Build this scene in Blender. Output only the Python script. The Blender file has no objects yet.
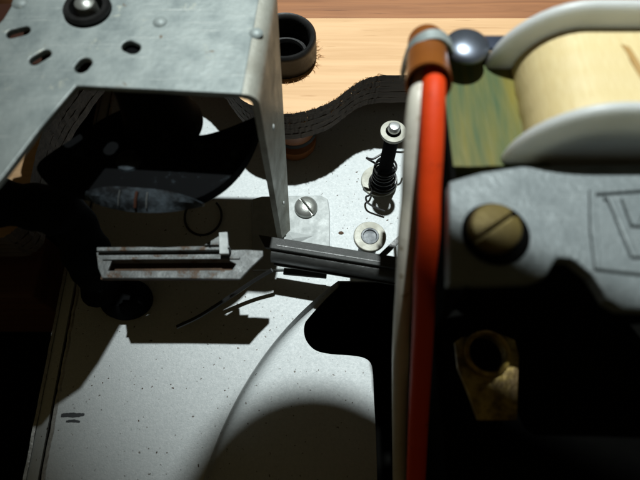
import bpy, bmesh, math, random
from mathutils import Vector, Matrix
from mathutils.geometry import delaunay_2d_cdt
random.seed(7)
S = 0.001                       # all coordinates below are millimetres; z = 0 is the steel deck
R = math.radians
sc = bpy.context.scene
COL = sc.collection

# ------------------------------------------------------------------ camera
TILT, FPX, CAMH = 24.0, 518.0, 150.0
cd = bpy.data.cameras.new('camera'); cam = bpy.data.objects.new('camera', cd); COL.objects.link(cam)
cam.location = (0, 0, CAMH*S); cam.rotation_euler = (R(TILT), 0, 0)
cd.sensor_width = 36; cd.lens = FPX/640*36; cd.clip_start = 0.005; cd.clip_end = 20
cd.dof.use_dof = True; cd.dof.focus_distance = 0.157; cd.dof.aperture_fstop = 14
sc.camera = cam

# ------------------------------------------------------------------ light
world = bpy.data.worlds.new('World'); sc.world = world; world.use_nodes = True
bg = world.node_tree.nodes['Background']
bg.inputs[0].default_value = (1.0, 0.78, 0.36, 1); bg.inputs[1].default_value = 0.027
LAMP = Vector((14, 345, 1050))          # a small white torch about a metre away, behind and to the right
ld = bpy.data.lights.new('torch', 'SPOT'); lo = bpy.data.objects.new('torch', ld); COL.objects.link(lo)
ld.energy = 70; ld.color = (0.93, 1.0, 0.99); ld.shadow_soft_size = 0.0105
ld.spot_size = R(16.5); ld.spot_blend = 1.0
lo.location = LAMP*S
lo.rotation_euler = (Vector((34, 106, 0))-LAMP).to_track_quat('-Z', 'Y').to_euler()
vs = sc.view_settings
vs.view_transform = 'Standard'; vs.look = 'None'; vs.exposure = 0; vs.gamma = 1; vs.use_curve_mapping = False
sc.cycles.max_bounces = 6

# ------------------------------------------------------------------ helpers
_c, _s = math.cos(R(TILT)), math.sin(R(TILT))
def W(px, py, z):
    """where the sight line through a point of the photograph meets the level z"""
    a, b = px-320, 240-py
    d = Vector((a, FPX*_s+b*_c, -FPX*_c+b*_s))
    t = (z-CAMH)/d.z
    return Vector((d.x*t, d.y*t, z))
def WP(pts, z): return [W(x, y, z) for x, y in pts]
def spline(pts, n=6, closed=False):
    P = [Vector(p) for p in pts]; out = []; m = len(P)
    rng = m if closed else m-1
    for i in range(rng):
        p0 = P[(i-1) % m] if closed or i > 0 else P[0]*2-P[1]
        p1, p2 = P[i], P[(i+1) % m]
        p3 = P[(i+2) % m] if closed or i+2 < m else P[-1]*2-P[-2]
        for k in range(n):
            t = k/n
            out.append(0.5*((2*p1)+(p2-p0)*t+(2*p0-5*p1+4*p2-p3)*t*t+(3*p1-p0-3*p2+p3)*t**3))
    if not closed: out.append(P[-1])
    return out
def circle(c, r, n=28, ry=None, rot=0):
    ry = ry or r
    return [Vector((c[0]+r*math.cos(a)*math.cos(rot)-ry*math.sin(a)*math.sin(rot),
                    c[1]+r*math.cos(a)*math.sin(rot)+ry*math.sin(a)*math.cos(rot), 0)) for a in [2*math.pi*k/n for k in range(n)]]
def rrect(cx, cy, hx, hy, r, n=6, rot=0):
    out = []
    for q, (sx, sy) in enumerate(((1, 1), (-1, 1), (-1, -1), (1, -1))):
        for k in range(n+1):
            a = math.pi/2*(q+k/n)
            x = sx*(hx-r)+r*math.cos(a); y = sy*(hy-r)+r*math.sin(a)
            out.append(Vector((cx+x*math.cos(rot)-y*math.sin(rot), cy+x*math.sin(rot)+y*math.cos(rot), 0)))
    return out
def area2(l): return sum(l[i].x*l[(i+1) % len(l)].y-l[(i+1) % len(l)].x*l[i].y for i in range(len(l)))
def prism(bm, outer, z0, z1, holes=(), side_mat=0, top_mat=0):
    loops = [[Vector((p.x, p.y, 0)) for p in outer]]+[[Vector((p.x, p.y, 0)) for p in h] for h in holes]
    if area2(loops[0]) < 0: loops[0].reverse()
    for h in loops[1:]:
        if area2(h) > 0: h.reverse()
    flat = [p for l in loops for p in l]
    lo_ = [bm.verts.new((p.x*S, p.y*S, z0*S)) for p in flat]
    hi = [bm.verts.new((p.x*S, p.y*S, z1*S)) for p in flat]
    ed = []; k = 0
    for l in loops:
        ed += [(k+i, k+(i+1) % len(l)) for i in range(len(l))]; k += len(l)
    ov, _, of, orig, _, _ = delaunay_2d_cdt([p.to_2d() for p in flat], ed, [], 0, 1e-6)
    def inside(x, y):
        c = False
        for l in loops:
            for i in range(len(l)):
                a, q = l[i], l[i-1]
                if (a.y > y) != (q.y > y) and x < (q.x-a.x)*(y-a.y)/(q.y-a.y)+a.x: c = not c
        return c
    idx = []
    for i, v in enumerate(ov):
        if orig[i]: idx.append(orig[i][0])
        else:
            idx.append(len(lo_)); lo_.append(bm.verts.new((v.x*S, v.y*S, z0*S))); hi.append(bm.verts.new((v.x*S, v.y*S, z1*S)))
    tris = []
    for f in of:
        cx = sum(ov[i].x for i in f)/3; cy = sum(ov[i].y for i in f)/3
        if inside(cx, cy): tris.append([idx[i] for i in f])
    for t in tris:
        f = bm.faces.new([hi[i] for i in t]); f.normal_update()
        if f.normal.z < 0: f.normal_flip()
        f.material_index = top_mat
        g = bm.faces.new([lo_[i] for i in t]); g.normal_update()
        if g.normal.z > 0: g.normal_flip()
        g.material_index = side_mat
    k = 0
    for l in loops:
        n = len(l)
        for i in range(n):
            j = (i+1) % n
            f = bm.faces.new((lo_[k+i], lo_[k+j], hi[k+j], hi[k+i])); f.material_index = side_mat
        k += n
    return bm
def box(bm, c, h, rz=0, M=None):
    m = Matrix.Translation(Vector(c)*S) @ (M or Matrix.Rotation(rz, 4, 'Z'))
    v = [bm.verts.new(m @ (Vector((sx*h[0], sy*h[1], sz*h[2]))*S)) for sx in (-1, 1) for sy in (-1, 1) for sz in (-1, 1)]
    for q in ((0, 1, 3, 2), (4, 6, 7, 5), (0, 4, 5, 1), (2, 3, 7, 6), (0, 2, 6, 4), (1, 5, 7, 3)):
        bm.faces.new([v[i] for i in q])
    return bm
def lathe(bm, prof, c, n=32, axis=None, sy=1.0, close=False):
    M = Matrix.Translation(Vector(c)*S)
    if axis is not None: M = M @ Vector((0, 0, 1)).rotation_difference(Vector(axis).normalized()).to_matrix().to_4x4()
    rings = []
    for r, z in prof:
        if r < 1e-6: rings.append([bm.verts.new(M @ Vector((0, 0, z*S)))])
        else: rings.append([bm.verts.new(M @ Vector((r*math.cos(2*math.pi*k/n)*S, sy*r*math.sin(2*math.pi*k/n)*S, z*S))) for k in range(n)])
    if close: rings.append(rings[0])
    for A, B in zip(rings, rings[1:]):
        for k in range(n):
            l = (k+1) % n
            q = [A[k % len(A)], A[l % len(A)], B[l % len(B)], B[k % len(B)]]
            u = []
            for v in q:
                if v not in u: u.append(v)
            if len(u) > 2:
                try: bm.faces.new(u)
                except ValueError: pass
    return bm
def tube(bm, path, r, n=10, taper=None, caps=True):
    P = [Vector(p) for p in path]; rings = []
    N = None
    for i, p in enumerate(P):
        t = (P[min(i+1, len(P)-1)]-P[max(i-1, 0)]).normalized()
        if N is None: N = t.orthogonal().normalized()
        else: N = (N-t*N.dot(t)).normalized()
        B = t.cross(N); rr = r*(taper(i/(len(P)-1)) if taper else 1)
        rings.append([bm.verts.new((p+(N*math.cos(2*math.pi*k/n)+B*math.sin(2*math.pi*k/n))*rr)*S) for k in range(n)])
    for A, B in zip(rings, rings[1:]):
        for k in range(n): bm.faces.new((A[k], A[(k+1) % n], B[(k+1) % n], B[k]))
    if caps: bm.faces.new(rings[0][::-1]); bm.faces.new(rings[-1])
    return bm
def loft(bm, loops, cap=True):
    rs = [[bm.verts.new(Vector(p)*S) for p in l] for l in loops]; n = len(rs[0])
    for A, B in zip(rs, rs[1:]):
        for k in range(n): bm.faces.new((A[k], A[(k+1) % n], B[(k+1) % n], B[k]))
    if cap: bm.faces.new(rs[0][::-1]); bm.faces.new(rs[-1])
    return bm
def NB(): return bmesh.new()

def thing(name, label, cat, loc, group=None):
    o = bpy.data.objects.new(name, None); COL.objects.link(o)
    o.empty_display_size = 0.004
    o.location = Vector(loc)*S; o['label'] = label; o['category'] = cat
    if group: o['group'] = group
    return o
def wloc(o):
    v = Vector((0, 0, 0))
    while o is not None: v = v+o.location; o = o.parent
    return v
def obj(name, bm, mats, parent=None, bev=0, smooth=False, seg=2, kind=None, label=None, angle=35):
    bmesh.ops.remove_doubles(bm, verts=bm.verts, dist=1e-7)
    bmesh.ops.recalc_face_normals(bm, faces=bm.faces)
    # put the origin at the middle of the piece's foot
    xs = [v.co for v in bm.verts]
    c = Vector(((min(v.x for v in xs)+max(v.x for v in xs))/2, (min(v.y for v in xs)+max(v.y for v in xs))/2, min(v.z for v in xs)))
    bmesh.ops.translate(bm, verts=bm.verts, vec=-c)
    me = bpy.data.meshes.new(name); bm.to_mesh(me); bm.free()
    for m in (mats if isinstance(mats, (list, tuple)) else [mats]): me.materials.append(m)
    if smooth:
        for p in me.polygons: p.use_smooth = True
        try: me.set_sharp_from_angle(angle=R(angle))
        except Exception: pass
    o = bpy.data.objects.new(name, me); COL.objects.link(o)
    o.location = c-(wloc(parent) if parent else Vector((0, 0, 0)))
    if parent: o.parent = parent
    if bev:
        b = o.modifiers.new('bevel', 'BEVEL'); b.width = bev*S; b.segments = seg; b.limit_method = 'ANGLE'; b.angle_limit = R(40)
        b.harden_normals = False
    if kind: o['kind'] = kind
    if label: o['label'] = label
    return o
def tag(o, label, cat, group=None):
    o['label'] = label; o['category'] = cat
    if group: o['group'] = group
    return o
def slotted_head(bm, c, r, h, ang, w, flat=0.0, n=36, M=None):
    """a domed screw head cut in two by its slot"""
    n_ = Vector((-math.sin(ang), math.cos(ang), 0))
    prof = [(r, 0), (r, h*0.35)]+[(r*math.cos(a), h*0.35+h*0.65*math.sin(a)) for a in [R(t) for t in (15, 30, 45, 60, 75)]]+[(0, h)]
    if flat: prof = [(r, 0), (r, h*0.72), (r*0.94, h*0.92), (r*0.8, h), (0, h*1.04)]
    for sgn in (1, -1):
        b = NB(); lathe(b, prof+[], (0, 0, 0), n)
        bmesh.ops.holes_fill(b, edges=[e for e in b.edges if e.is_boundary])
        g = b.verts[:]+b.edges[:]+b.faces[:]
        bmesh.ops.bisect_plane(b, geom=g, plane_co=n_*(sgn*w/2*S), plane_no=n_*sgn, clear_inner=True)
        bmesh.ops.holes_fill(b, edges=[e for e in b.edges if e.is_boundary])
        bmesh.ops.transform(b, matrix=Matrix.Translation(Vector(c)*S) @ (M or Matrix()), verts=b.verts)
        me = bpy.data.meshes.new('tmp'); b.to_mesh(me); b.free(); bm.from_mesh(me); bpy.data.meshes.remove(me)
    b = NB(); lathe(b, [(0, 0), (r*0.96, 0), (r*0.96, h*0.3), (0, h*0.3)], (0, 0, 0), n)
    bmesh.ops.transform(b, matrix=Matrix.Translation(Vector(c)*S) @ (M or Matrix()), verts=b.verts)
    me = bpy.data.meshes.new('tmp'); b.to_mesh(me); b.free(); bm.from_mesh(me); bpy.data.meshes.remove(me)
    return bm

# ------------------------------------------------------------------ materials
def mat(name, base, rough=0.5, metal=0.0, var=None, vscale=60, vamt=0.5, bump=0.0, bscale=900, speck=None, spscale=700, spthr=0.30,
        stretch=(1, 1, 1), world=False, scratch=None, rvar=0.12, detail=6, spec=0.5, stain=None, stscale=120, stthr=0.62, coat=0):
    m = bpy.data.materials.new(name); m.use_nodes = True
    nt = m.node_tree; N = nt.nodes; L = nt.links; p = N['Principled BSDF']
    p.inputs['Base Color'].default_value = (*base, 1); p.inputs['Roughness'].default_value = rough; p.inputs['Metallic'].default_value = metal
    p.inputs['Specular IOR Level'].default_value = spec
    if coat: p.inputs['Coat Weight'].default_value = coat
    tc = N.new('ShaderNodeNewGeometry' if world else 'ShaderNodeTexCoord'); mp = N.new('ShaderNodeMapping'); L.new(tc.outputs['Position' if world else 'Object'], mp.inputs[0])
    mp.inputs['Scale'].default_value = stretch
    def noise(scale, det=detail, rg=0.6):
        n = N.new('ShaderNodeTexNoise'); n.inputs['Scale'].default_value = scale; n.inputs['Detail'].default_value = det
        n.inputs['Roughness'].default_value = rg; L.new(mp.outputs[0], n.inputs['Vector']); return n
    def mix(fac, a, b):
        x = N.new('ShaderNodeMix'); x.data_type = 'RGBA'; L.new(fac, x.inputs[0])
        for s, v in ((x.inputs[6], a), (x.inputs[7], b)):
            if isinstance(v, tuple): s.default_value = (*v, 1)
            else: L.new(v, s)
        return x.outputs[2]
    def ramp(src, a, b):
        r = N.new('ShaderNodeMapRange'); r.inputs[1].default_value = a; r.inputs[2].default_value = b; L.new(src, r.inputs[0]); return r.outputs[0]
    col = base
    n1 = noise(vscale)
    if var: col = mix(ramp(n1.outputs[0], 0.5-vamt*0.3, 0.5+vamt*0.3), base, var)
    if stain:
        n3 = noise(stscale, 8, 0.7); col = mix(ramp(n3.outputs[0], stthr, stthr+0.08), col, stain)
    if scratch:
        for ang, sd in ((0.35, 3.0), (-0.9, 7.0)):
            m2 = N.new('ShaderNodeMapping'); L.new(tc.outputs[0 if world else 'Object'], m2.inputs[0]); m2.inputs['Rotation'].default_value = (0, 0, ang)
            m2.inputs['Scale'].default_value = (60, 3200, 60); m2.inputs['Location'].default_value = (sd, sd, sd)
            n4 = N.new('ShaderNodeTexNoise'); n4.inputs['Scale'].default_value = 1; n4.inputs['Detail'].default_value = 2; L.new(m2.outputs[0], n4.inputs['Vector'])
            col = mix(ramp(n4.outputs[0], 0.67, 0.74), col, scratch)
    if speck:
        n2 = noise(spscale, 2, 0.5); col = mix(ramp(n2.outputs[0], spthr, spthr-0.05), col, speck)
    if not isinstance(col, tuple): L.new(col, p.inputs['Base Color'])
    r = N.new('ShaderNodeMapRange'); L.new(n1.outputs[0], r.inputs[0])
    r.inputs[1].default_value = 0.3; r.inputs[2].default_value = 0.7; r.inputs[3].default_value = max(0.03, rough-rvar); r.inputs[4].default_value = min(1, rough+rvar)
    L.new(r.outputs[0], p.inputs['Roughness'])
    if bump:
        nb = noise(bscale, 4); b = N.new('ShaderNodeBump'); b.inputs['Strength'].default_value = bump; b.inputs['Distance'].default_value = 0.0003
        L.new(nb.outputs[0], b.inputs['Height']); L.new(b.outputs[0], p.inputs['Normal'])
    return m
M = {}
M['deck'] = mat('deck_paint', (0.60, 0.63, 0.63), 0.45, 0, (0.43, 0.47, 0.48), 1400, 1.3, 0.45, 2600, (0.10, 0.085, 0.07), 900, 0.315, scratch=(0.52, 0.55, 0.55), stain=(0.42, 0.34, 0.2), stscale=150, stthr=0.70)
M['sheet_edge'] = mat('bare_steel_edge', (0.55, 0.55, 0.53), 0.4, 0.6, (0.3, 0.3, 0.28), 900, 0.8, 0.4, 2500)
M['zinc'] = mat('zinc_plate', (0.35, 0.395, 0.385), 0.52, 0.2, (0.17, 0.205, 0.205), 150, 0.6, 0.4, 700, speck=(0.13, 0.075, 0.03), spscale=330, spthr=0.27, stain=(0.42, 0.44, 0.38), stscale=210, stthr=0.60, scratch=(0.46, 0.49, 0.47))
M['zinc_dull'] = mat('zinc_dull', (0.42, 0.43, 0.38), 0.55, 0.2, (0.22, 0.21, 0.17), 160, 0.9, 0.4, 1300)
M['tab'] = mat('bright_zinc', (0.43, 0.455, 0.45), 0.6, 0.1, (0.31, 0.335, 0.33), 420, 0.9, 0.3, 1500)
M['screw'] = mat('nickel_screw', (0.42, 0.44, 0.42), 0.38, 0.7, (0.30, 0.31, 0.28), 300, 0.8, 0.2, 1500)
M['worn'] = mat('worn_steel', (0.17, 0.185, 0.185), 0.5, 0.15, (0.055, 0.058, 0.055), 330, 0.9, 0.6, 1500, stain=(0.06, 0.032, 0.014), stscale=300, stthr=0.54)
M['rust'] = mat('rust', (0.09, 0.042, 0.016), 0.85, 0, (0.035, 0.025, 0.018), 350, 0.9, 0.6, 1500)
M['lever'] = mat('blackened_steel', (0.030, 0.031, 0.030), 0.36, 0.2, (0.065, 0.068, 0.066), 250, 0.8, 0.3, 1700, stretch=(0.5, 1, 1))
M['lever_top'] = mat('worn_blackened_steel', (0.014, 0.015, 0.0145), 0.6, 0.0, (0.05, 0.054, 0.051), 420, 0.8, 0.5, 2200)
M['gear'] = mat('dark_brown_oxide', (0.05, 0.018, 0.010), 0.8, spec=.2)
M['black'] = mat('black_plastic', (0.003, 0.0033, 0.0036), 0.9, 0, (0.005, 0.0053, 0.0058), 150, 0.7, 0.2, 800, spec=.05, stain=(0.02, 0.026, 0.03), stscale=160, stthr=0.60)
M['black_lit'] = mat('lit_black', (0.004, 0.005, 0.006), 0.7, 0, (0.042, 0.054, 0.064), 190, 0.3, 0.7, 1200, spec=.2)  # black lightened to grey-blue for the lit rim band; the boss shares it
M['rubber'] = mat('black_rubber', (0.007, 0.007, 0.007), 0.42, 0, (0.016, 0.016, 0.016), 160, 0.8, 0.2, 900, spec=.22)
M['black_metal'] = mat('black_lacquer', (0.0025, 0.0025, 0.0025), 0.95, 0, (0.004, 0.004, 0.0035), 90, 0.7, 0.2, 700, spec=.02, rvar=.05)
M['spring'] = mat('spring_wire', (0.018, 0.018, 0.018), 0.35, 0.3)
M['washer'] = mat('washer_grey', (0.45, 0.45, 0.39), 0.55, 0.1, (0.33, 0.325, 0.27), 300, 0.7, 0.3, 1800)
M['pin'] = mat('dark_pin', (0.11, 0.125, 0.135), 0.5, 0.1, (0.07, 0.08, 0.088), 500, 0.7)
M['steelpin'] = mat('bright_pin', (0.6, 0.62, 0.62), 0.3, 0.7)
M['brass'] = mat('aged_brass', (0.22, 0.165, 0.045), 0.5, 0.4, (0.12, 0.085, 0.025), 160, 0.9, 0.25, 900)
M['bright_brass'] = mat('bright_brass', (0.50, 0.36, 0.09), 0.38, 0.4, (0.12, 0.075, 0.02), 300, 0.4, 1.0, 500)
M['nylon'] = mat('nylon', (0.55, 0.58, 0.58), 0.38, 0, (0.47, 0.50, 0.50), 70, 0.7, 0.1, 600)
_p = M['nylon'].node_tree.nodes['Principled BSDF']; _p.inputs['Subsurface Weight'].default_value = 1.0; _p.inputs['Subsurface Radius'].default_value = (1, .95, .85); _p.inputs['Subsurface Scale'].default_value = 0.006
M['red'] = mat('red_pvc', (0.74, 0.060, 0.006), 0.55, 0, (0.66, 0.045, 0.005), 60, 0.7, 0.25, 500, spec=0.25, stain=(0.30, 0.03, 0.008), stscale=330, stthr=0.62)
M['white'] = mat('white_pvc', (0.72, 0.70, 0.62), 0.4, 0, (0.58, 0.55, 0.45), 70, 0.7, 0.25, 500, stain=(0.34, 0.28, 0.18), stscale=260, stthr=0.58)
M['sleeve'] = mat('brown_sleeve', (0.26, 0.085, 0.016), 0.34, 0, (0.17, 0.05, 0.01), 90, 0.8, 0.15, 500)
M['chrome'] = mat('polished_steel', (0.20, 0.23, 0.28), 0.33, 0.8, (0.15, 0.17, 0.21), 120, 0.5, 0.05, 500)
M['bluesteel'] = mat('blued_steel', (0.035, 0.045, 0.07), 0.4, 0.5)
M['cast'] = mat('motor_alloy', (0.215, 0.245, 0.25), 0.5, 0.2, (0.135, 0.16, 0.165), 220, 1.2, 0.6, 1100, scratch=(0.32, 0.35, 0.35))
M['hidden'] = mat('bare_wood_dark', (0.06, 0.035, 0.02), 0.8)
M['ink'] = mat('pen_ink', (0.03, 0.035, 0.04), 0.5)
M['mahogany'] = None

def wood(name, a, b, dark, sc1, rough=0.6, ydir=False, bump=0.25):
    m = bpy.data.materials.new(name); m.use_nodes = True
    nt = m.node_tree; N = nt.nodes; L = nt.links; p = N['Principled BSDF']
    tc = N.new('ShaderNodeTexCoord'); mp = N.new('ShaderNodeMapping'); L.new(tc.outputs['Object'], mp.inputs[0])
    mp.inputs['Scale'].default_value = (sc1, sc1*0.05, sc1) if ydir else (sc1*0.05, sc1, sc1)
    n = N.new('ShaderNodeTexNoise'); n.inputs['Scale'].default_value = 1; n.inputs['Detail'].default_value = 8; n.inputs['Roughness'].default_value = 0.6
    n.inputs['Distortion'].default_value = 0.6; L.new(mp.outputs[0], n.inputs['Vector'])
    r = N.new('ShaderNodeValToRGB'); L.new(n.outputs[0], r.inputs[0])
    e = r.color_ramp.elements; e[0].position = 0.30; e[0].color = (*b, 1); e[1].position = 0.62; e[1].color = (*a, 1)
    n2 = N.new('ShaderNodeTexNoise'); n2.inputs['Scale'].default_value = 3.1; n2.inputs['Detail'].default_value = 3; L.new(mp.outputs[0], n2.inputs['Vector'])
    mr = N.new('ShaderNodeMapRange'); mr.inputs[1].default_value = 0.66; mr.inputs[2].default_value = 0.76; L.new(n2.outputs[0], mr.inputs[0])
    x = N.new('ShaderNodeMix'); x.data_type = 'RGBA'; L.new(mr.outputs[0], x.inputs[0]); L.new(r.outputs[0], x.inputs[6]); x.inputs[7].default_value = (*dark, 1)
    L.new(x.outputs[2], p.inputs['Base Color']); p.inputs['Roughness'].default_value = rough
    bp = N.new('ShaderNodeBump'); bp.inputs['Strength'].default_value = bump; bp.inputs['Distance'].default_value = 0.0003
    L.new(n.outputs[0], bp.inputs['Height']); L.new(bp.outputs[0], p.inputs['Normal'])
    return m
M['pine'] = wood('pine', (0.68, 0.43, 0.225), (0.56, 0.33, 0.155), (0.42, 0.22, 0.09), 330)
M['mahogany'] = wood('reddish_wood', (0.33, 0.135, 0.05), (0.22, 0.085, 0.03), (0.14, 0.05, 0.02), 420)
M['dark_wood'] = wood('dark_reddish_wood', (0.13, 0.042, 0.018), (0.08, 0.026, 0.012), (0.05, 0.02, 0.01), 420)
M['ply_edge'] = wood('stained_ply_edge', (0.10, 0.070, 0.048), (0.040, 0.028, 0.020), (0.15, 0.10, 0.065), 700, 0.8, False, 0.8)

def coil_mat():
    m = bpy.data.materials.new('coil_tape'); m.use_nodes = True
    nt = m.node_tree; N = nt.nodes; L = nt.links; p = N['Principled BSDF']
    tc = N.new('ShaderNodeTexCoord')
    mp = N.new('ShaderNodeMapping'); mp.inputs['Scale'].default_value = (3500, 30, 3500); L.new(tc.outputs['Object'], mp.inputs[0])
    n = N.new('ShaderNodeTexNoise'); n.inputs['Scale'].default_value = 1; n.inputs['Detail'].default_value = 5; L.new(mp.outputs[0], n.inputs['Vector'])
    r = N.new('ShaderNodeValToRGB'); L.new(n.outputs[0], r.inputs[0])
    e = r.color_ramp.elements; e[0].position = 0.35; e[0].color = (0.63, 0.49, 0.235, 1); e[1].position = 0.6; e[1].color = (0.70, 0.57, 0.30, 1)
    L.new(r.outputs[0], p.inputs['Base Color']); p.inputs['Roughness'].default_value = 0.5
    b = N.new('ShaderNodeBump'); b.inputs['Strength'].default_value = 0.35; b.inputs['Distance'].default_value = 0.0003
    L.new(n.outputs[0], b.inputs['Height']); L.new(b.outputs[0], p.inputs['Normal'])
    return m
M['tape'] = coil_mat()
M['tape_brown'] = mat('tape_brown', (0.42, 0.25, 0.08), 0.5, 0)
M['core'] = mat('varnished_core', (0.17, 0.14, 0.02), 0.5, 0, (0.018, 0.07, 0.035), 110, 0.7, 0.3, 700, stretch=(2.4, 0.3, 1), detail=3, world=True, spec=.25)

# ------------------------------------------------------------------ setting: floor of the box, wooden ledge
b = NB(); box(b, (0, 60, -72), (170, 200, 2)); obj('floor', b, M['black_metal'], kind='structure')
BT, BB = 29.0, 16.0                                   # top and underside of the plywood board
yb = W(320, 18, BT).y
b = NB(); box(b, (-112, 122.5, 29.9), (47, 7.8, .8)); obj('ledge', b, M['dark_wood'], bev=0.4, kind='structure')
b = NB(); box(b, (-112, 58, -22), (25, 10, 22)); obj('side_wall', b, M['dark_wood'], bev=0.8, kind='structure')
b = NB(); box(b, (0, yb+41, 6.5), (190, 40.6, 20)); led = obj('ledge', b, M['mahogany'], bev=0.8, kind='structure')

# ------------------------------------------------------------------ deck plate
def circ3(a, b_, c):
    ax, ay, bx, by, cx, cy = a.x, a.y, b_.x, b_.y, c.x, c.y
    d = 2*(ax*(by-cy)+bx*(cy-ay)+cx*(ay-by))
    ux = ((ax*ax+ay*ay)*(by-cy)+(bx*bx+by*by)*(cy-ay)+(cx*cx+cy*cy)*(ay-by))/d
    uy = ((ax*ax+ay*ay)*(cx-bx)+(bx*bx+by*by)*(ax-cx)+(cx*cx+cy*cy)*(bx-ax))/d
    return Vector((ux, uy, 0)), math.hypot(ax-ux, ay-uy)
dc, dr = circ3(W(338, 281, 0), W(262, 358, 0), W(203, 480, 0))
a0 = math.atan2(W(338, 281, 0).y-dc.y, W(338, 281, 0).x-dc.x)
a1 = math.atan2(-60-dc.y, -math.sqrt(max(1, dr*dr-(60+dc.y)**2)))
if a1 < a0: a1 += 2*math.pi
arc = [Vector((dc.x+dr*math.cos(a0+(a1-a0)*k/70), dc.y+dr*math.sin(a0+(a1-a0)*k/70), 0)) for k in range(71)]
la, lb = W(76, 300, 0), W(43, 480, 0)
def edgeA(y, off=0): t = (y-la.y)/(lb.y-la.y); return Vector((la.x+(lb.x-la.x)*t+off, y, 0))
left = [edgeA(y, random.uniform(-0.25, 0.25)) for y in [-60+k*2.5 for k in range(65)]]
deck = thing('deck_plate', 'white painted steel deck plate with rusty specks and a dark cutout', 'plate', (-20, 40, -1.2))
outer = left+[edgeA(128), Vector((95, 128, 0)), Vector((95, arc[0].y, 0))]+arc
b = NB(); prism(b, outer, -1.2, 0, side_mat=1); obj('sheet', b, [M['deck'], M['sheet_edge']], deck)
# the dish pressed 4 mm down into the deck, with the cutout's edge
DZ = -4.2
skirt = [(0.02, -.01), (-.12, -.15), (-.3, -1.1), (-.6, -2.3), (-1.1, -3.2), (-2.0, -3.8), (-3.3, -4.1), (-4.6, DZ)]
def rimw(p): return min(1.0, 0.10+(p-arc[0]).length/42)
b = NB(); loops = []
for p in arc:
    u = (Vector((p.x, p.y, 0))-dc).normalized(); k = rimw(p)
    loops.append([(p.x+u.x*s*k, p.y+u.y*s*k, z) for s, z in skirt])
rows = [[b.verts.new(Vector(q)*S) for q in l] for l in loops]
for A, B in zip(rows, rows[1:]):
    for k in range(len(skirt)-1): b.faces.new((A[k], A[k+1], B[k+1], B[k]))
obj('dish_rim', b, M['deck'], deck, smooth=True, angle=80)
cut = spline(WP([(343, 276), (333, 288), (318, 304), (308, 317), (304, 328), (306, 340), (315, 350), (330, 354), (350, 355.5), (364, 358), (371, 364), (373, 376), (374, 400), (376, 440), (378, 520)], DZ), 6)
inner = [Vector((p.x, p.y, 0))+(Vector((p.x, p.y, 0))-dc).normalized()*(-4.55*rimw(p)) for p in arc]
st = next(i for i, p in enumerate(inner) if p.y < cut[0].y)
dish = cut+[Vector((cut[-1].x, -60, 0))]+inner[st:][::-1]
b = NB(); prism(b, dish, DZ-1.0, DZ-0.004, side_mat=1); obj('dish', b, [M['deck'], M['sheet_edge']], deck)
# scribbled pen strokes
for pts in ([(61, 415.5), (68, 415), (76, 415.2), (84.5, 414.6)], [(66, 421.5), (73, 421), (80, 421.8)]):
    p = spline(WP(pts, 0.02), 5); b = NB(); vs_ = []
    for i, q in enumerate(p):
        w = (0.62 if pts[0][1] < 420 else 0.42)*(0.5+0.5*math.sin(math.pi*min(1, max(0.08, i/(len(p)-1))))**0.4)*random.uniform(0.8, 1.1)
        vs_.append((b.verts.new((q+Vector((0, w, 0.02)))*S), b.verts.new((q+Vector((0, -w, 0.02)))*S)))
    for A, B in zip(vs_, vs_[1:]): b.faces.new((A[0], A[1], B[1], B[0]))
    obj('pen_mark', b, M['ink'], deck)
# crumbs of dirt lying on the deck
b = NB()
for k in range(75):
    px, py = random.uniform(70, 260), random.uniform(300, 475)
    if random.random() < .35: px, py = random.uniform(300, 390), random.uniform(165, 250)
    if px > 330-(py-283)*0.72 and py > 283: continue
    q = W(px, py, 0); r = random.choice((.08, .1, .12, .16, .24))
    if px < 80: continue
    box(b, (q.x, q.y, 0.05), (r*random.uniform(.6, 1.6), r*.6, 0.07), random.uniform(0, 3))
obj('dirt', b, M['rust'], deck, kind='stuff')
q = W(341, 233, 0)
b = NB(); lathe(b, [(0.9, 0.01), (0.8, 0.1), (0.3, 0.16), (0, 0.17)], (q.x, q.y, 0), 9, sy=0.7); obj('rust_spot', b, M['rust'], deck)
# folded flange along the deck's left edge, one step down
b = NB()
def strip(name, prof, m, y0=-60, y1=132, jit=0.0, step=3):
    """a long folded strip following the deck's left edge; prof is its closed section (across, height)"""
    b = NB(); ls = []; y = y0
    while y <= y1:
        d = random.uniform(-jit, jit); ls.append([edgeA(y, u+d)+Vector((0, 0, z+d*.4)) for u, z in prof]); y += step
    loft(b, ls); return obj(name, b, m, deck)
strip('edge_burr', [(.5, .02), (.1, .32), (-.45, .25), (-.5, -1.0), (.1, -.6)], M['sheet_edge'], jit=.16, step=1.2)
strip('edge_flange', [(-2.6, -2.4), (-7.2, -5.6), (-7.2, -6.4), (-2.6, -3.2)], [M['deck']])
strip('flange_lip', [(-7.2, -5.2), (-8.0, -5.0), (-8.2, -9), (-7.2, -9)], M['sheet_edge'], jit=.12, step=2)

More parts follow.
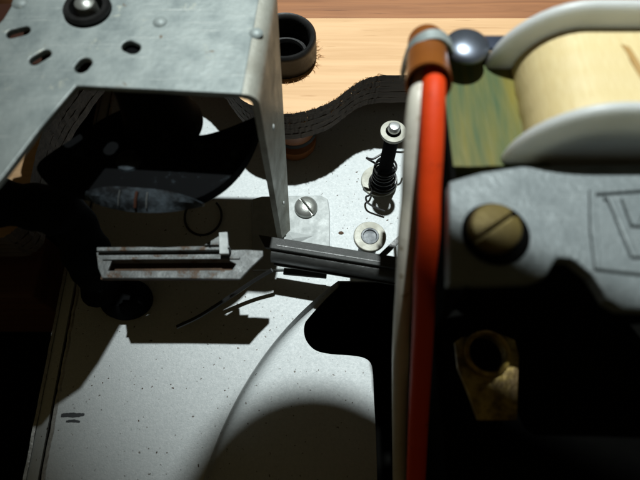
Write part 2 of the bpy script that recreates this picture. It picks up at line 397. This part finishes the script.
# ------------------------------------------------------------------ plywood board with the wavy cutout
prof = spline(WP([(760, 70), (560, 74), (395, 75), (380, 75.5), (367, 78), (355, 84), (343, 93), (330, 102), (312, 109), (292, 113), (274, 112), (258, 107), (244, 101),
                  (231, 88), (218, 70), (204, 52), (186, 40), (150, 35), (116, 42), (90, 62), (66, 92), (48, 120), (36, 152), (29, 185), (20, 222), (5, 236), (-4, 238)], BT), 9)
board = thing('plywood_board', 'light pine faced plywood board with a dark wavy sawn edge', 'board', (0, 120, BB))
gc = W(286, 55, BT)
back = [Vector((-135, W(-4, 238, BT).y, 0)), Vector((-135, yb, 0)), Vector((135, yb, 0))]
NP = 5
for k in range(NP):
    z0 = BB+(BT-BB)*k/NP; z1 = BB+(BT-BB)*(k+1)/NP-0.12
    off = 0 if k == NP-1 else random.uniform(0.05, 0.45)
    pts = []
    for i, p in enumerate(prof):
        t = (prof[min(i+1, len(prof)-1)]-prof[max(i-1, 0)]).normalized(); n = Vector((-t.y, t.x, 0))
        d = off+random.gauss(0, 0.13)
        s = 1 if n.dot(Vector((0, 1, 0))) >= 0 or p.x < -60 and n.x < 0 else 1
        pts.append(p-n*d*1.0 if False else p+Vector((0, 1, 0))*d*0.7+Vector((-1, 0, 0))*d*(0.7 if p.x < -40 else 0))
    b = NB(); prism(b, pts+back, z0, z1, holes=[circle(gc, 8.7+random.uniform(0, .2), 36)], side_mat=1, top_mat=0)
    obj('ply', b, [M['pine'] if k == NP-1 else M['ply_edge'], M['ply_edge']], board)
# torn fibres round the drilled hole and along the sawn edge
b = NB()
def fibre(x, y, z, a, l):
    d = Vector((math.cos(a), math.sin(a), random.uniform(0, .35))); w = Vector((-d.y, d.x, 0))*random.uniform(.07, .16)
    p = Vector((x, y, z)); t = p+d*l+Vector((0, 0, random.uniform(0, .4)))
    v = [b.verts.new(q*S) for q in (p-w, p+w, t, p+Vector((0, 0, .16)))]
    b.faces.new((v[0], v[1], v[2])); b.faces.new((v[0], v[2], v[3])); b.faces.new((v[1], v[3], v[2]))
for k in range(60):
    a = random.uniform(-2.0, .6); r = 9.3+random.uniform(-.2, .9)
    fibre(gc.x+r*math.cos(a), gc.y+r*math.sin(a), BT, a+random.gauss(0, .55), random.uniform(.6, 2.3))
for k in range(130):
    p = random.choice(prof[18:90]); fibre(p.x, p.y+random.uniform(0, .5), BT-random.choice((0, 0, 2.6, 5.2)), random.gauss(-.9, .7), random.uniform(.4, 1.2))
obj('splinters', b, [M['pine']], board, kind='stuff')

# rubber grommet in the board's hole
g = thing('rubber_grommet', 'black rubber grommet standing in the hole of the pine board', 'grommet', (gc.x, gc.y, BB))
b = NB(); lathe(b, [(8.5, BB-BT), (8.5, -.1), (9.3, .1), (9.35, 3.2), (9.0, 5.6), (9.3, 6.4), (9.2, 7.6), (8.7, 8.1), (7.9, 7.9), (7.4, 7.0), (7.2, 2), (6.9, -2), (6.0, -3), (6.0, -13), (8.5, -13)], (gc.x, gc.y, BT), 44)
obj('sleeve', b, M['rubber'], g, smooth=True, angle=50)
b = NB(); lathe(b, [(6.95, .2), (6.5, 1.1), (5.6, 1.0), (5.3, .1), (5.9, -1)], (gc.x, gc.y, BT), 40); obj('inner_lip', b, M['rubber'], g, smooth=True)
# brown bush below the board lobe
q = W(302, 165, 2)
t = thing('rubber_bush', 'amber brown bush below the lobe of the board, in shade', 'bush', (q.x, q.y, 0))
b = NB(); lathe(b, [(0, 0), (6.5, 0), (7.2, 1.5), (7.2, 4.5), (5.6, 5.6), (5.6, 8), (6.8, 9), (6.8, 14.5), (3, 15.5), (0, 15.5)], (q.x-2.5, q.y+9.5, 0), 32); obj('bush_body', b, M['sleeve'], t, smooth=True)
b = NB(); lathe(b, [(6.9, 7.6), (7.5, 8.4), (6.9, 9.2), (6.2, 8.4)], (q.x-2.5, q.y+9.5, 0), 32, close=True); obj('metal_ring', b, M['lever_top'], t, smooth=True)

# ------------------------------------------------------------------ zinc bracket overhead, at upper left
PZ = 68.0; TH = 1.5
br = thing('zinc_bracket', 'mottled zinc plated steel bracket with slots, standing on one tapered side flange', 'bracket', (-11, 67, 0))
BR = 3.2
fc, fbk = W(258, 94, PZ), Vector((-9.8, 98.5, PZ))
pl = WP([(246, 92), (160, 89.5), (76, 85.5), (40, 128), (0, 180), (-30, 213), (-100, 252), (-190, 262), (-190, 165), (-75, 135), (-60, 40), (-8, 30), (3, 19), (11, 6), (16, -19)], PZ)
xr0, xr1 = fc.x-BR, fbk.x-BR
pl[0] = Vector((xr0, fc.y, PZ)); pl = pl+[Vector((xr1, fbk.y, PZ))]
def slot(px, py, a, l, w):
    c = W(px, py, PZ); return rrect(c.x, c.y, l, w, min(l, w)*.95, 5, a)
holes = [slot(18, 32, .35, 2.5, 1.25), slot(40, 57, .75, 2.4, 1.25), slot(83, 65, 1.15, 2.0, 1.5), slot(131, 47, -.5, 2.1, 1.5)]
bc = W(88, 10, PZ)
b = NB(); prism(b, pl, PZ-TH, PZ, holes=holes+[circle(bc, 5.0, 30)]); obj('top_plate', b, M['zinc'], br, bev=.3)
# bend and tapered flange, one bent sheet
b = NB()
def flange_loop(y_t, front):
    pass
secs = []
prof2 = [(-BR, 0)]+[(-BR+BR*math.sin(a), -BR+BR*math.cos(a)) for a in [R(t) for t in (15, 30, 45, 60, 75, 90)]]
zs = [PZ-BR-k*(PZ-BR-1.5)/16 for k in range(1, 17)]
def fl(u, z):   # u 0 front .. 1 back; returns outer face point
    k = 1-(z-1.5)/(PZ-BR-1.5); k = min(1, max(0, k))
    y0 = fc.y+(66.6-fc.y)*k; y1 = fbk.y+(69.6-fbk.y)*k
    x0 = fc.x+(-11.9-fc.x)*k; x1 = fbk.x+(-9.4-fbk.x)*k
    return Vector((x0+(x1-x0)*u, y0+(y1-y0)*u, z))
NU = 8
grid_o, grid_i = [], []
for u in [k/NU for k in range(NU+1)]:
    y = fc.y+(fbk.y-fc.y)*u; x = fc.x+(fbk.x-fc.x)*u
    ro_ = [Vector((x+dx, y, PZ+dz)) for dx, dz in prof2]+[fl(u, z) for z in zs]
    ri_ = [Vector((x+dx*(BR-TH)/BR-TH, y, PZ-BR+(dz+BR)*(BR-TH)/BR)) for dx, dz in prof2]+[fl(u, z)+Vector((-TH, 0, 0)) for z in zs]
    grid_o.append([b.verts.new(p*S) for p in ro_]); grid_i.append([b.verts.new(p*S) for p in ri_])
for G in (grid_o, grid_i):
    for A, B in zip(G, G[1:]):
        for k in range(len(A)-1): b.faces.new((A[k], A[k+1], B[k+1], B[k]))
for U in (0, NU):
    for k in range(len(grid_o[0])-1): b.faces.new((grid_o[U][k], grid_o[U][k+1], grid_i[U][k+1], grid_i[U][k]))
for u in range(NU): b.faces.new((grid_o[u][-1], grid_o[u+1][-1], grid_i[u+1][-1], grid_i[u][-1]))
obj('side_flange', b, M['zinc_dull'], br, smooth=True, angle=40)
# pressed dimples
for px, py, r in ((160, 22, 1.6), (20, 3, 1.8), (256, 33, 1.5)):
    c = W(px, py, PZ); b = NB(); lathe(b, [(r, -.02), (r*.85, .25), (r*.4, .55), (0, .62)], c, 18); obj('dimple', b, M['zinc'], br, smooth=True)
for z, u, r in ((47, .35, .8), (16, .5, .55)):
    c = fl(u, z); b = NB(); lathe(b, [(r, 0), (r*.8, .3), (0, .5)], c, 14, axis=(1, 0, 0)); obj('dimple', b, M['tab'], br, smooth=True)
# rubber bush with a domed screw in the plate's big hole
b = NB(); lathe(b, [(4.9, -3), (4.9, .2), (5.1, .8), (4.6, 1.4), (3.6, 1.3), (3.2, .2), (3.2, -3)], bc, 34); mb = obj('mounting_bush', b, M['rubber'], br, smooth=True)
b = NB(); lathe(b, [(0, -6), (2.3, -6), (2.3, 1.2), (2.1, 2.0), (1.3, 2.6), (0, 2.8)], bc, 26); obj('screw', b, M['screw'], mb, smooth=True)

# ------------------------------------------------------------------ black drive housing hanging below the bracket
hc = Vector((-38, 77, 0))
hs = thing('drive_housing', 'matt black drive housing hanging in shadow below the zinc bracket', 'housing', (hc.x, hc.y, 42))
b = NB(); prism(b, rrect(-55.5, 90, 23, 10.5, 4), 60, 61.2); obj('gear_plate', b, M['gear'], hs, bev=.2)
b = NB(); lathe(b, [(0, 66.3), (6.8, 66.3), (7.0, 60), (7.8, 54), (8.6, 49), (9.6, 46.5)], (hc.x, hc.y, 0), 40); obj('column', b, M['black'], hs, smooth=True)
hull = spline(WP([(112, 115), (74, 139), (40, 163), (42, 178), (58, 188), (88, 196), (130, 203), (168, 203.5), (198, 199), (224, 184), (244, 162), (256, 138), (262, 116), (250, 120), (225, 130), (202, 136), (190, 132), (176, 112), (145, 105)], 46), 4, closed=True)
b = NB(); prism(b, hull, 43.0, 46.5); obj('housing_body', b, M['black'], hs, bev=.9, seg=3)
b = NB(); up_ = spline(WP([(86, 191), (108, 186.5), (135, 187.5), (162, 190), (186, 196), (202, 203.5)], 47.9), 8); lw = spline(WP([(86, 200), (107, 207.5), (132, 212), (162, 212.8), (188, 209.5), (203, 206.5)], 44.6), 8)
mid = [a.lerp(c, .5)+Vector((0, -.25, .75)) for a, c in zip(up_, lw)]
rows = [[b.verts.new(p*S) for p in q] for q in ([p-Vector((0, -1.5, 3)) for p in up_], up_, mid, lw, [p-Vector((0, -1.5, 2)) for p in lw])]
for A, B in zip(rows, rows[1:]):
    for k in range(len(A)-1): b.faces.new((A[k], A[k+1], B[k+1], B[k]))
obj('lit_band', b, M['black_lit'], hs, smooth=True)  # front of the rim where light falls, its brightness put into the colour
for px, w_, m_ in ((121, .2, 'worn'), (138, .6, 'gear'), (149, .28, 'worn')):
    k = min(range(len(mid)), key=lambda i: abs(mid[i].x-W(px, 200, 46).x)); p = mid[k]
    d = (up_[k]-lw[k]).normalized(); b = NB(); q0, q1 = lw[k].lerp(up_[k], .2)+Vector((0, -.3, .55)), lw[k].lerp(up_[k], .85)+Vector((0, -.3, .55))
    tube(b, [q0, p+Vector((0, -.15, .15)), q1], w_*.6, 8); obj('rib', b, M[m_], hs, smooth=True)
b = NB(); c = W(128, 160, 47); lathe(b, [(3.2, -.6), (2.8, .3), (1.6, .8), (0, .9)], (c.x, c.y, 46.8), 24); obj('boss', b, M['black_lit'], hs, smooth=True)
# black cable bundle / strap at the far left
b = NB(); tube(b, spline([W(-40, 200, 40), W(20, 205, 38), W(68, 217, 30), W(89, 258, 18), W(104, 292, 6)], 8), 6.0, 14, taper=lambda t: 1+.08*math.sin(t*19)+.05*math.sin(t*47))
tag(obj('black_cable', b, M['black'], smooth=True), 'thick black cable dropping in deep shade at the deck corner', 'cable')
q = W(125, 298, 3)
b = NB(); lathe(b, [(0, 0), (7.5, 0), (7.8, 2), (7, 6), (5, 8), (0, 8.4)], (q.x, q.y, .02), 30, sy=.8); tag(obj('rubber_buffer', b, M['black'], smooth=True), 'round black rubber buffer on the deck below the slotted rail', 'buffer')
b = NB(); q = W(203, 216, 1.2)
tube(b, [(q.x+5.9*math.cos(a), q.y+6.2*math.sin(a), 1.0+.9*math.sin(a)) for a in [R(130+k*7.5) for k in range(38)]], .38, 8); tag(obj('spring_clip', b, M['spring'], smooth=True), 'thin dark wire ring lying on the deck behind the slotted rail', 'clip')

# ------------------------------------------------------------------ slotted steel slide
RZ = 31.0
sl = thing('slotted_slide', 'narrow rusty steel slide with a long slot and an upright tab', 'slide', (-38, 45, 20))
fr = WP([(96, 252), (180, 251), (246, 249.5), (263, 250.5), (263, 256), (250, 268), (240, 279), (170, 278), (102, 278), (98, 268)], RZ)
h1 = WP([(112, 260), (170, 259.5), (226, 259), (236, 264), (232, 270), (160, 270.5), (108, 270.5)], RZ)
b = NB(); prism(b, fr, RZ-.9, RZ, holes=[h1]); obj('frame', b, M['worn'], sl, bev=.15)
b = NB(); prism(b, WP([(99, 249.5), (224, 248.3), (224, 252.5), (99, 253.6)], RZ+.05), RZ+.02, RZ+1.7); obj('upper_rail', b, M['worn'], sl, bev=.2)
b = NB(); prism(b, WP([(103, 258), (240, 257), (240, 259.4), (103, 260.4)], RZ+.05), RZ-2.4, RZ+.5); obj('inner_lip', b, M['worn'], sl, bev=.15)
b = NB(); prism(b, WP([(104, 256), (240, 255), (236, 279), (100, 279)], RZ-3), RZ-4.2, RZ-3.2); obj('rusty_strip', b, M['rust'], sl)
b = NB(); prism(b, WP([(219, 232.5), (227.5, 232), (229, 254), (219.5, 254)], RZ+2.6), RZ+1.75, RZ+2.8); obj('tab', b, M['tab'], sl, bev=.15)
b = NB(); c = W(230.5, 252, RZ); box(b, (c.x, c.y, RZ+1.6), (.2, .3, 1.8)); obj('pin', b, M['worn'], sl)
b = NB(); prism(b, WP([(206, 249), (221, 240), (221, 249)], RZ), RZ+1.72, RZ+2.6); obj('gusset', b, M['worn'], sl, bev=.1)
for px in (112, 150):
    c = W(px, 256, RZ-.9); b = NB(); tube(b, [c+Vector((0, 1, 0)), Vector((c.x, c.y+14.5, 0.1))], 1.1, 10); obj('support_post', b, M['lever'], sl)
# thin link rod
b = NB(); tube(b, spline([W(177, 327, 3), W(200, 316, 4), W(228, 298, 6), W(252, 282, 9), W(272, 270, 12)], 6), .62, 8)
tag(obj('link_rod', b, M['spring'], smooth=True), 'thin dark link rod running slantwise from the lever tip over the deck', 'rod')

# ------------------------------------------------------------------ anchor tab with slotted screw
q = W(306, 208, 1.5)
an = thing('anchor_tab', 'bright zinc foot plate screwed flat on the deck beside the bracket flange', 'foot plate', (q.x, q.y, 0))
b = NB(); prism(b, WP([(252, 199), (262, 196), (320, 195), (328, 199), (330, 212), (330, 268), (252, 270)], 1.4), .02, 1.4); obj('plate', b, M['tab'], an, bev=.35)
b = NB(); v = [bv for bv in WP([(287, 231), (313, 236), (298, 243), (285, 245)], 1.4)]
vv = [b.verts.new(p*S+Vector((0, 0, .00001))) for p in v]; top = b.verts.new((W(293, 240, 1.4)+Vector((0, 0, 1.1)))*S)
for i in range(4): b.faces.new((vv[i], vv[(i+1) % 4], top))
obj('pressed_nib', b, M['tab'], an)
b = NB(); slotted_head(b, (q.x, q.y, 1.4), 3.7, 2.6, math.atan2(-19, 14), .75); obj('screw', b, M['screw'], an, smooth=True, angle=40)

# ------------------------------------------------------------------ black lever
LZ = 20.0
lv = thing('black_lever', 'long blackened steel lever crossing above the deck below the wires', 'lever', W(330, 262, 14))
A, B = W(266, 243.5, LZ), W(412, 267, LZ); ux = (B-A).normalized(); uy = Vector((-ux.y, ux.x, 0))
def bar(y0, y1, z0, z1, x0=0, x1=None, cut0=0.0):
    x1 = (B-A).length if x1 is None else x1
    return [A+ux*(x0+cut0)+uy*y0, A+ux*x1+uy*y0, A+ux*x1+uy*y1, A+ux*x0+uy*y1], z0, z1
p, z0, z1 = bar(-1.1, 2.3, LZ-1.3, LZ, -2.6, None, 2.6); b = NB(); prism(b, p, z0, z1); obj('top_strip', b, M['lever_top'], lv, bev=.2)
p, z0, z1 = bar(-.1, .12, LZ+.02, LZ+.14, 3); b = NB(); prism(b, p, z0, z1); obj('seam', b, M['lever'], lv)
# rounded channel below
b = NB(); n = 10; rings = []
for s in (1.6, (B-A).length):
    P = A+ux*s
    rings.append([P+uy*yy+Vector((0, 0, zz-LZ)) for yy, zz in [(1.6, 14.4), (1.6, 18.65), (-1.15, 18.65)]+[(-1.15-2.1*math.sin(R(t)), 15.9+2.7*math.cos(R(t))) for t in (15, 30, 45, 60, 75, 90)]+[(-3.2, 14.4)]])
loft(b, rings); obj('channel', b, M['lever'], lv, smooth=True, angle=35)
p, z0, z1 = bar(-3.7, 1.5, 13.7, 14.35, 2.4, None, 0); b = NB(); prism(b, p, z0, z1); obj('lower_lip', b, M['lever_top'], lv, bev=.2)
b = NB(); prism(b, WP([(284, 268), (327, 271.5), (326.5, 278), (283, 274)], 7), 6.2, 7.2); tag(obj('stop_strip', b, M['lever'], bev=.2), 'short flat black strip below the tip of the lever', 'strip')
# small crossing arm by the roller
b = NB(); p0, p1 = W(379, 258, 15), W(404, 234, 15); d = (p1-p0).normalized(); n_ = Vector((-d.y, d.x, 0))
prism(b, [p0+n_*.75, p0-n_*.75, p1-n_*.75, p1+n_*.75], 13.9, 15); tag(obj('crossing_arm', b, M['lever'], bev=.2), 'narrow dark arm slanting from the roller stud to the white wire', 'arm')

# ------------------------------------------------------------------ roller stud with washer
q = W(370, 236, 20.6)
rs = thing('roller_stud', 'grey washer and rivet on an upright stud by the lever', 'stud', (q.x, q.y, 0))
b = NB(); lathe(b, [(0, 0), (2.6, 0), (2.6, 19.2), (0, 19.2)], q-Vector((0, 0, 20.6)), 26); obj('stud', b, M['pin'], rs, smooth=True)
b = NB(); lathe(b, [(2.5, 19.3), (4.25, 19.3), (4.5, 19.6), (4.5, 20.3), (4.3, 20.6), (2.5, 20.6)], q-Vector((0, 0, 20.6)), 40, close=True); obj('washer', b, M['washer'], rs, smooth=True)
b = NB(); lathe(b, [(2.46, 19.2), (2.46, 20.4), (2.35, 20.75), (1.95, 20.75), (1.8, 20.2), (0, 20.2)], q-Vector((0, 0, 20.6)), 32); obj('rivet', b, M['pin'], rs, smooth=True)

# ------------------------------------------------------------------ spring post
q = W(382, 184, 1); PX, PY = q.x, q.y
sp = thing('spring_post', 'black upright post with a loose coil spring and round base washer', 'post', (PX, PY, 0))
c = W(379.5, 180, 1)
b = NB(); lathe(b, [(2, .05), (5.9, .05), (6.1, .35), (5.9, .8), (2, .8)], (c.x, c.y, 0), 40, close=True); obj('base_washer', b, M['washer'], sp, smooth=True)
b = NB(); lathe(b, [(0, 0.8), (2.9, .8), (2.9, 9), (2.2, 10), (2.1, 24), (1.9, 29.5), (1.7, 31), (0, 31)], (PX, PY, 0), 26); obj('pin', b, M['black'], sp, smooth=True, angle=45)
b = NB(); lathe(b, [(2.2, 29.0), (3.5, 29.0), (3.7, 29.4), (3.6, 30.2), (2.2, 30.3)], (PX, PY, 0), 34, close=True); obj('retaining_clip', b, M['washer'], sp, smooth=True)
b = NB(); lathe(b, [(0, 30.9), (1.7, 30.9), (1.7, 32.2), (1.3, 32.8), (0, 33)], (PX, PY, 0), 24); obj('pin_tip', b, M['steelpin'], sp, smooth=True)
b = NB(); path = []
for k in range(150):
    a = k/150*2*math.pi*6.2; tt = k/150
    r = 4.3-1.1*min(1, tt*1.5)+.1*math.sin(tt*9); path.append(Vector((PX+r*math.cos(a+2)+.3*math.sin(tt*7), PY+r*math.sin(a+2), 1.6+tt*11+.12*math.sin(a*1.3))))
path += spline([path[-1], path[-1]+Vector((-3, 1.5, 1)), Vector((PX-4.2, PY+1, 14.5)), Vector((PX, PY+3.2, 15)), Vector((PX+5.4, PY+3.8, 14)), Vector((PX+7, PY+6, 12.5))], 6)
path = spline([W(385, 211, 3), W(377, 208, 3.2), W(368, 203, 3.6), W(366, 197, 3.2), W(371, 193, 2.5), path[0]], 7)[:-1]+path
tube(b, path, .33, 8); obj('coil_spring', b, M['spring'], sp, smooth=True)

# ------------------------------------------------------------------ motor
MZ = 74.0
mo = thing('electric_motor', 'small electric motor with yellow taped coil, white bobbin and grey alloy frame', 'motor', (48, 40, 0))
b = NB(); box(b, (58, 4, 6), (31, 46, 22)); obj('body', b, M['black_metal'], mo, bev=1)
fp = [Vector((p.x, min(p.y, 48.6), MZ)) for p in WP([(449, 181), (480, 172), (520, 166), (720, 142)], MZ)]
front = [Vector((85, 21, 0)), Vector((56, 22, 0)), Vector((46, 22.5, 0)), Vector((44, 24, 0)), Vector((42.5, 28, 0)), Vector((40, 30.6, 0)), Vector((37.5, 30.8, 0)), Vector((35.5, 28, 0)), Vector((34.5, 27.5, 0)), Vector((33, 27, 0)), Vector((W(449, 285, MZ).x, 26.5, 0))]
sc_c = W(492, 232, MZ)
b = NB(); prism(b, fp+front, MZ-3, MZ); obj('alloy_frame', b, M['cast'], mo, bev=.5)
b = NB(); lathe(b, [(0, 0), (5.4, 0), (5.5, .2), (5.2, .45), (0, .45)], (sc_c.x+.5, sc_c.y-.35, MZ+.01), 36); obj('screw_shadow', b, M['black_metal'], mo, smooth=True)  # black disc set off to one side, standing in for the screw head's shadow
b = NB(); slotted_head(b, (sc_c.x, sc_c.y, MZ+.3), 4.15, 2.3, R(34), .95, flat=1); obj('brass_screw', b, M['brass'], mo, smooth=True, angle=40)
# embossed badge: frame and a letter
def ridge(pts, w, name='badge_line', h=.75):
    P = WP(pts, MZ)
    b = NB()
    L_, R_ = [], []
    for i, p in enumerate(P):
        t = (P[min(i+1, len(P)-1)]-P[max(i-1, 0)]).normalized(); n = Vector((-t.y, t.x, 0)); L_.append(p+n*w); R_.append(p-n*w)
    prism(b, L_+R_[::-1], MZ-.3, MZ+h); obj(name, b, M['cast'], mo, bev=.22)
ridge([(700, 186), (640, 189), (591, 193), (592.5, 230), (596, 268), (640, 272), (700, 275)], .62, 'badge_frame')
ridge([(603, 199), (609, 199.4), (633, 257), (648, 257), (664, 200)], .5, 'badge_letter', .7)
ridge([(622, 199), (632, 226), (640, 226), (650, 199)], .4, 'badge_letter', .7)
# thin side plate, varnished core
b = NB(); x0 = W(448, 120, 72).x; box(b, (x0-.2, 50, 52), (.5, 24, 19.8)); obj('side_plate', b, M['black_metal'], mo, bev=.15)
ycf, ycb = W(470, 166, 72).y, W(470, 52, 72).y
for k in range(9):
    x = x0+.9+k*1.9; b = NB(); box(b, (x, (ycf+ycb)/2, 65+random.uniform(-.015, .015)), (.945, (ycb-ycf)/2+random.uniform(-.1, .1), 7)); obj('core_lamination', b, M['core'], mo)
# bobbin
bx0, bx1, bz0, bz1, by0, by1 = 32.0, 82, 57, 87, 49.8, 71.2
def rloop(y, ins):
    hx, hz = (bx1-bx0)/2-ins, (bz1-bz0)/2-ins
    return [Vector((p.x, y, p.y)) for p in rrect((bx0+bx1)/2, (bz0+bz1)/2, hx, hz, max(2, 14.6-ins), 10)]
bo = obj('bobbin', loft(NB(), [rloop(by0, 9), rloop(by1, 9)]), M['nylon'], mo)
for ya, yb_ in ((by0, by0+2.2), (by1, by1+2.2)):
    fl_ = [rloop(ya-.3, 1.1), rloop(ya-.05, .35), rloop(ya+.35, .03), rloop(ya+.9, 0), rloop(ya+1.3, .2), rloop(yb_-.5, .9)]
    obj('bobbin_flange', loft(NB(), fl_), M['nylon'], bo, smooth=True, angle=50)
b = NB(); loft(b, [rloop(by0+2.1+ (by1-by0-2.0)*k/12, 4.9+.12*math.sin(k*2.1)) for k in range(13)], True); obj('winding', b, M['tape'], bo, smooth=True, angle=60)
# loose end of the tape across the winding
p = [W(622, 44, 82.3), W(630, 47, 82.3), W(650, 78, 82.3), W(641, 78, 82.3)]; b = NB(); prism(b, p, 82.05, 82.3); obj('tape_end', b, M['tape_brown'], bo)
# brass terminal with its hole, low in front of the motor frame
tc_ = W(492, 361, 30)
b = NB(); prism(b, WP([(455, 342), (462, 337), (478, 336), (500, 334), (515, 340), (519, 356), (517, 420), (478, 420), (468, 392), (458, 368)], 40), 38.9, 40, holes=[circle(W(486, 354, 40), 4.2, 26)])
bt = obj('brass_terminal', b, M['bright_brass'], mo, bev=.35)
b = NB(); lathe(b, [(4.2, 39.95), (4.9, 40.4), (4.8, 41.4), (4.2, 41.8), (3.8, 41.2), (3.9, 38)], (W(486, 354, 40).x, W(486, 354, 40).y, 0), 30); obj('eyelet', b, M['bright_brass'], bt, smooth=True)

# ------------------------------------------------------------------ wires, sleeve and clamp
def wire(name, pts, r, m, label):
    b = NB(); tube(b, spline([W(*p) for p in pts], 8), r, 18); return tag(obj(name, b, m, smooth=True), label, 'wire')
wire('white_wire', [(428, 62, 75), (424, 78, 78), (419.5, 98, 78), (416, 125, 75.5), (413, 165, 70), (411.5, 200, 64), (407.5, 240, 57), (404.5, 290, 46), (401, 340, 32), (400, 400, 16), (400, 470, 0), (400, 560, -12)], 2.0, M['white'], 'white plastic wire leaving the brown sleeve, left of the red one')
wire('red_wire', [(435, 60, 77), (434, 80, 80), (433, 105, 79.5), (431.5, 150, 76), (429.2, 195, 71), (428.4, 235, 66.5), (425.5, 270, 61.5), (424.5, 300, 57), (421.5, 360, 47), (418.5, 420, 36), (416, 480, 25), (413, 560, 10)], 2.05, M['red'], 'bright red plastic wire leaving the brown sleeve')
slv = spline([W(428.5, 84, 80.2), W(428, 72, 78.9), W(427, 56, 77), W(426, 42, 75)], 6)
b = NB(); n = 26
def ring(p, t, r): 
    t = t.normalized(); N_ = t.orthogonal().normalized(); B_ = t.cross(N_); return [p+(N_*math.cos(2*math.pi*k/n)+B_*math.sin(2*math.pi*k/n))*r for k in range(n)]
tg = [slv[min(i+1, len(slv)-1)]-slv[max(i-1, 0)] for i in range(len(slv))]
def rr(i, r): return ring(slv[i], tg[0] if i == 0 else tg[i], r)
outs = [rr(i, 4.0-.03*i) for i in range(len(slv))]; ins = [rr(i, 3.6-.03*i) for i in range(len(slv))]
loft(b, [ins[-1]]+outs[::-1]+ins, False); tag(obj('cable_sleeve', b, M['sleeve'], smooth=True, angle=50), 'brown insulating sleeve holding the red and white wires', 'sleeve')
cl = thing('cable_clamp', 'steel cable clamp with a polished dome rivet beside the coil', 'clamp', W(455, 45, 72))
cp = W(428, 52, 76.8)
pth = [Vector((cp.x-4.1, cp.y-.9, 71.5)), Vector((cp.x-4.0, cp.y-.8, 75)), Vector((cp.x-3.3, cp.y-.4, 78.6)), Vector((cp.x-1.2, cp.y, 80.6)), Vector((cp.x+1.3, cp.y+.3, 80.6)), Vector((cp.x+3.4, cp.y+.5, 78.8)), Vector((cp.x+5, cp.y+.8, 76.6)), Vector((cp.x+9, cp.y+1.6, 76.0))]
pth = spline(pth, 5); b = NB(); rowsA = []
for i, p in enumerate(pth):
    t = (pth[min(i+1, len(pth)-1)]-pth[max(i-1, 0)]).normalized(); sd = Vector((0, 1, 0)); nn = t.cross(sd).normalized()
    rowsA.append([p+sd*1.1+nn*.3, p-sd*1.1+nn*.3, p-sd*1.1-nn*.3, p+sd*1.1-nn*.3])
loft(b, rowsA); obj('band', b, M['zinc'], cl, bev=.12, smooth=True)
rc = W(467, 46, 76.4)
b = NB(); lathe(b, [(4.2, 0), (4.2, .3), (4.0, .7), (3.4, 1.1), (2.5, 1.45), (1.3, 1.7), (0, 1.78)], (rc.x, rc.y, 76.1), 40); obj('dome_rivet', b, M['chrome'], cl, smooth=True, angle=60)
b = NB(); prism(b, WP([(470, 36), (508, 36), (504, 48), (470, 50)], 75.4), 74.6, 75.6); obj('arm', b, M['bluesteel'], cl, bev=.2)

# ------------------------------------------------------------------ added unseen block in the beam, outlined from the shadow wanted across the motor
CZ = 330.0
def up(p): p = Vector((p[0], p[1], 0)); return p+(LAMP-p)*(CZ/LAMP.z)
cm = thing('shade_block', 'unseen black block added above the mechanism, shading the motor', 'camera', up((30, -30)))
outl = [up(p) for p in rrect(36.4, -55.7, 90, 55, 35, 10, R(-29))]
b = NB(); prism(b, outl, CZ, CZ+20); obj('body', b, M['black_metal'], cm, bev=2)
cc = up((30, -36)); b = NB(); lathe(b, [(0, -1), (9, -1), (10, -7), (15, -8), (16, -6), (16, 0)], (cc.x, cc.y, CZ), 32); obj('lens', b, M['rubber'], cm, smooth=True)  # round rim under the added block, not a real lens
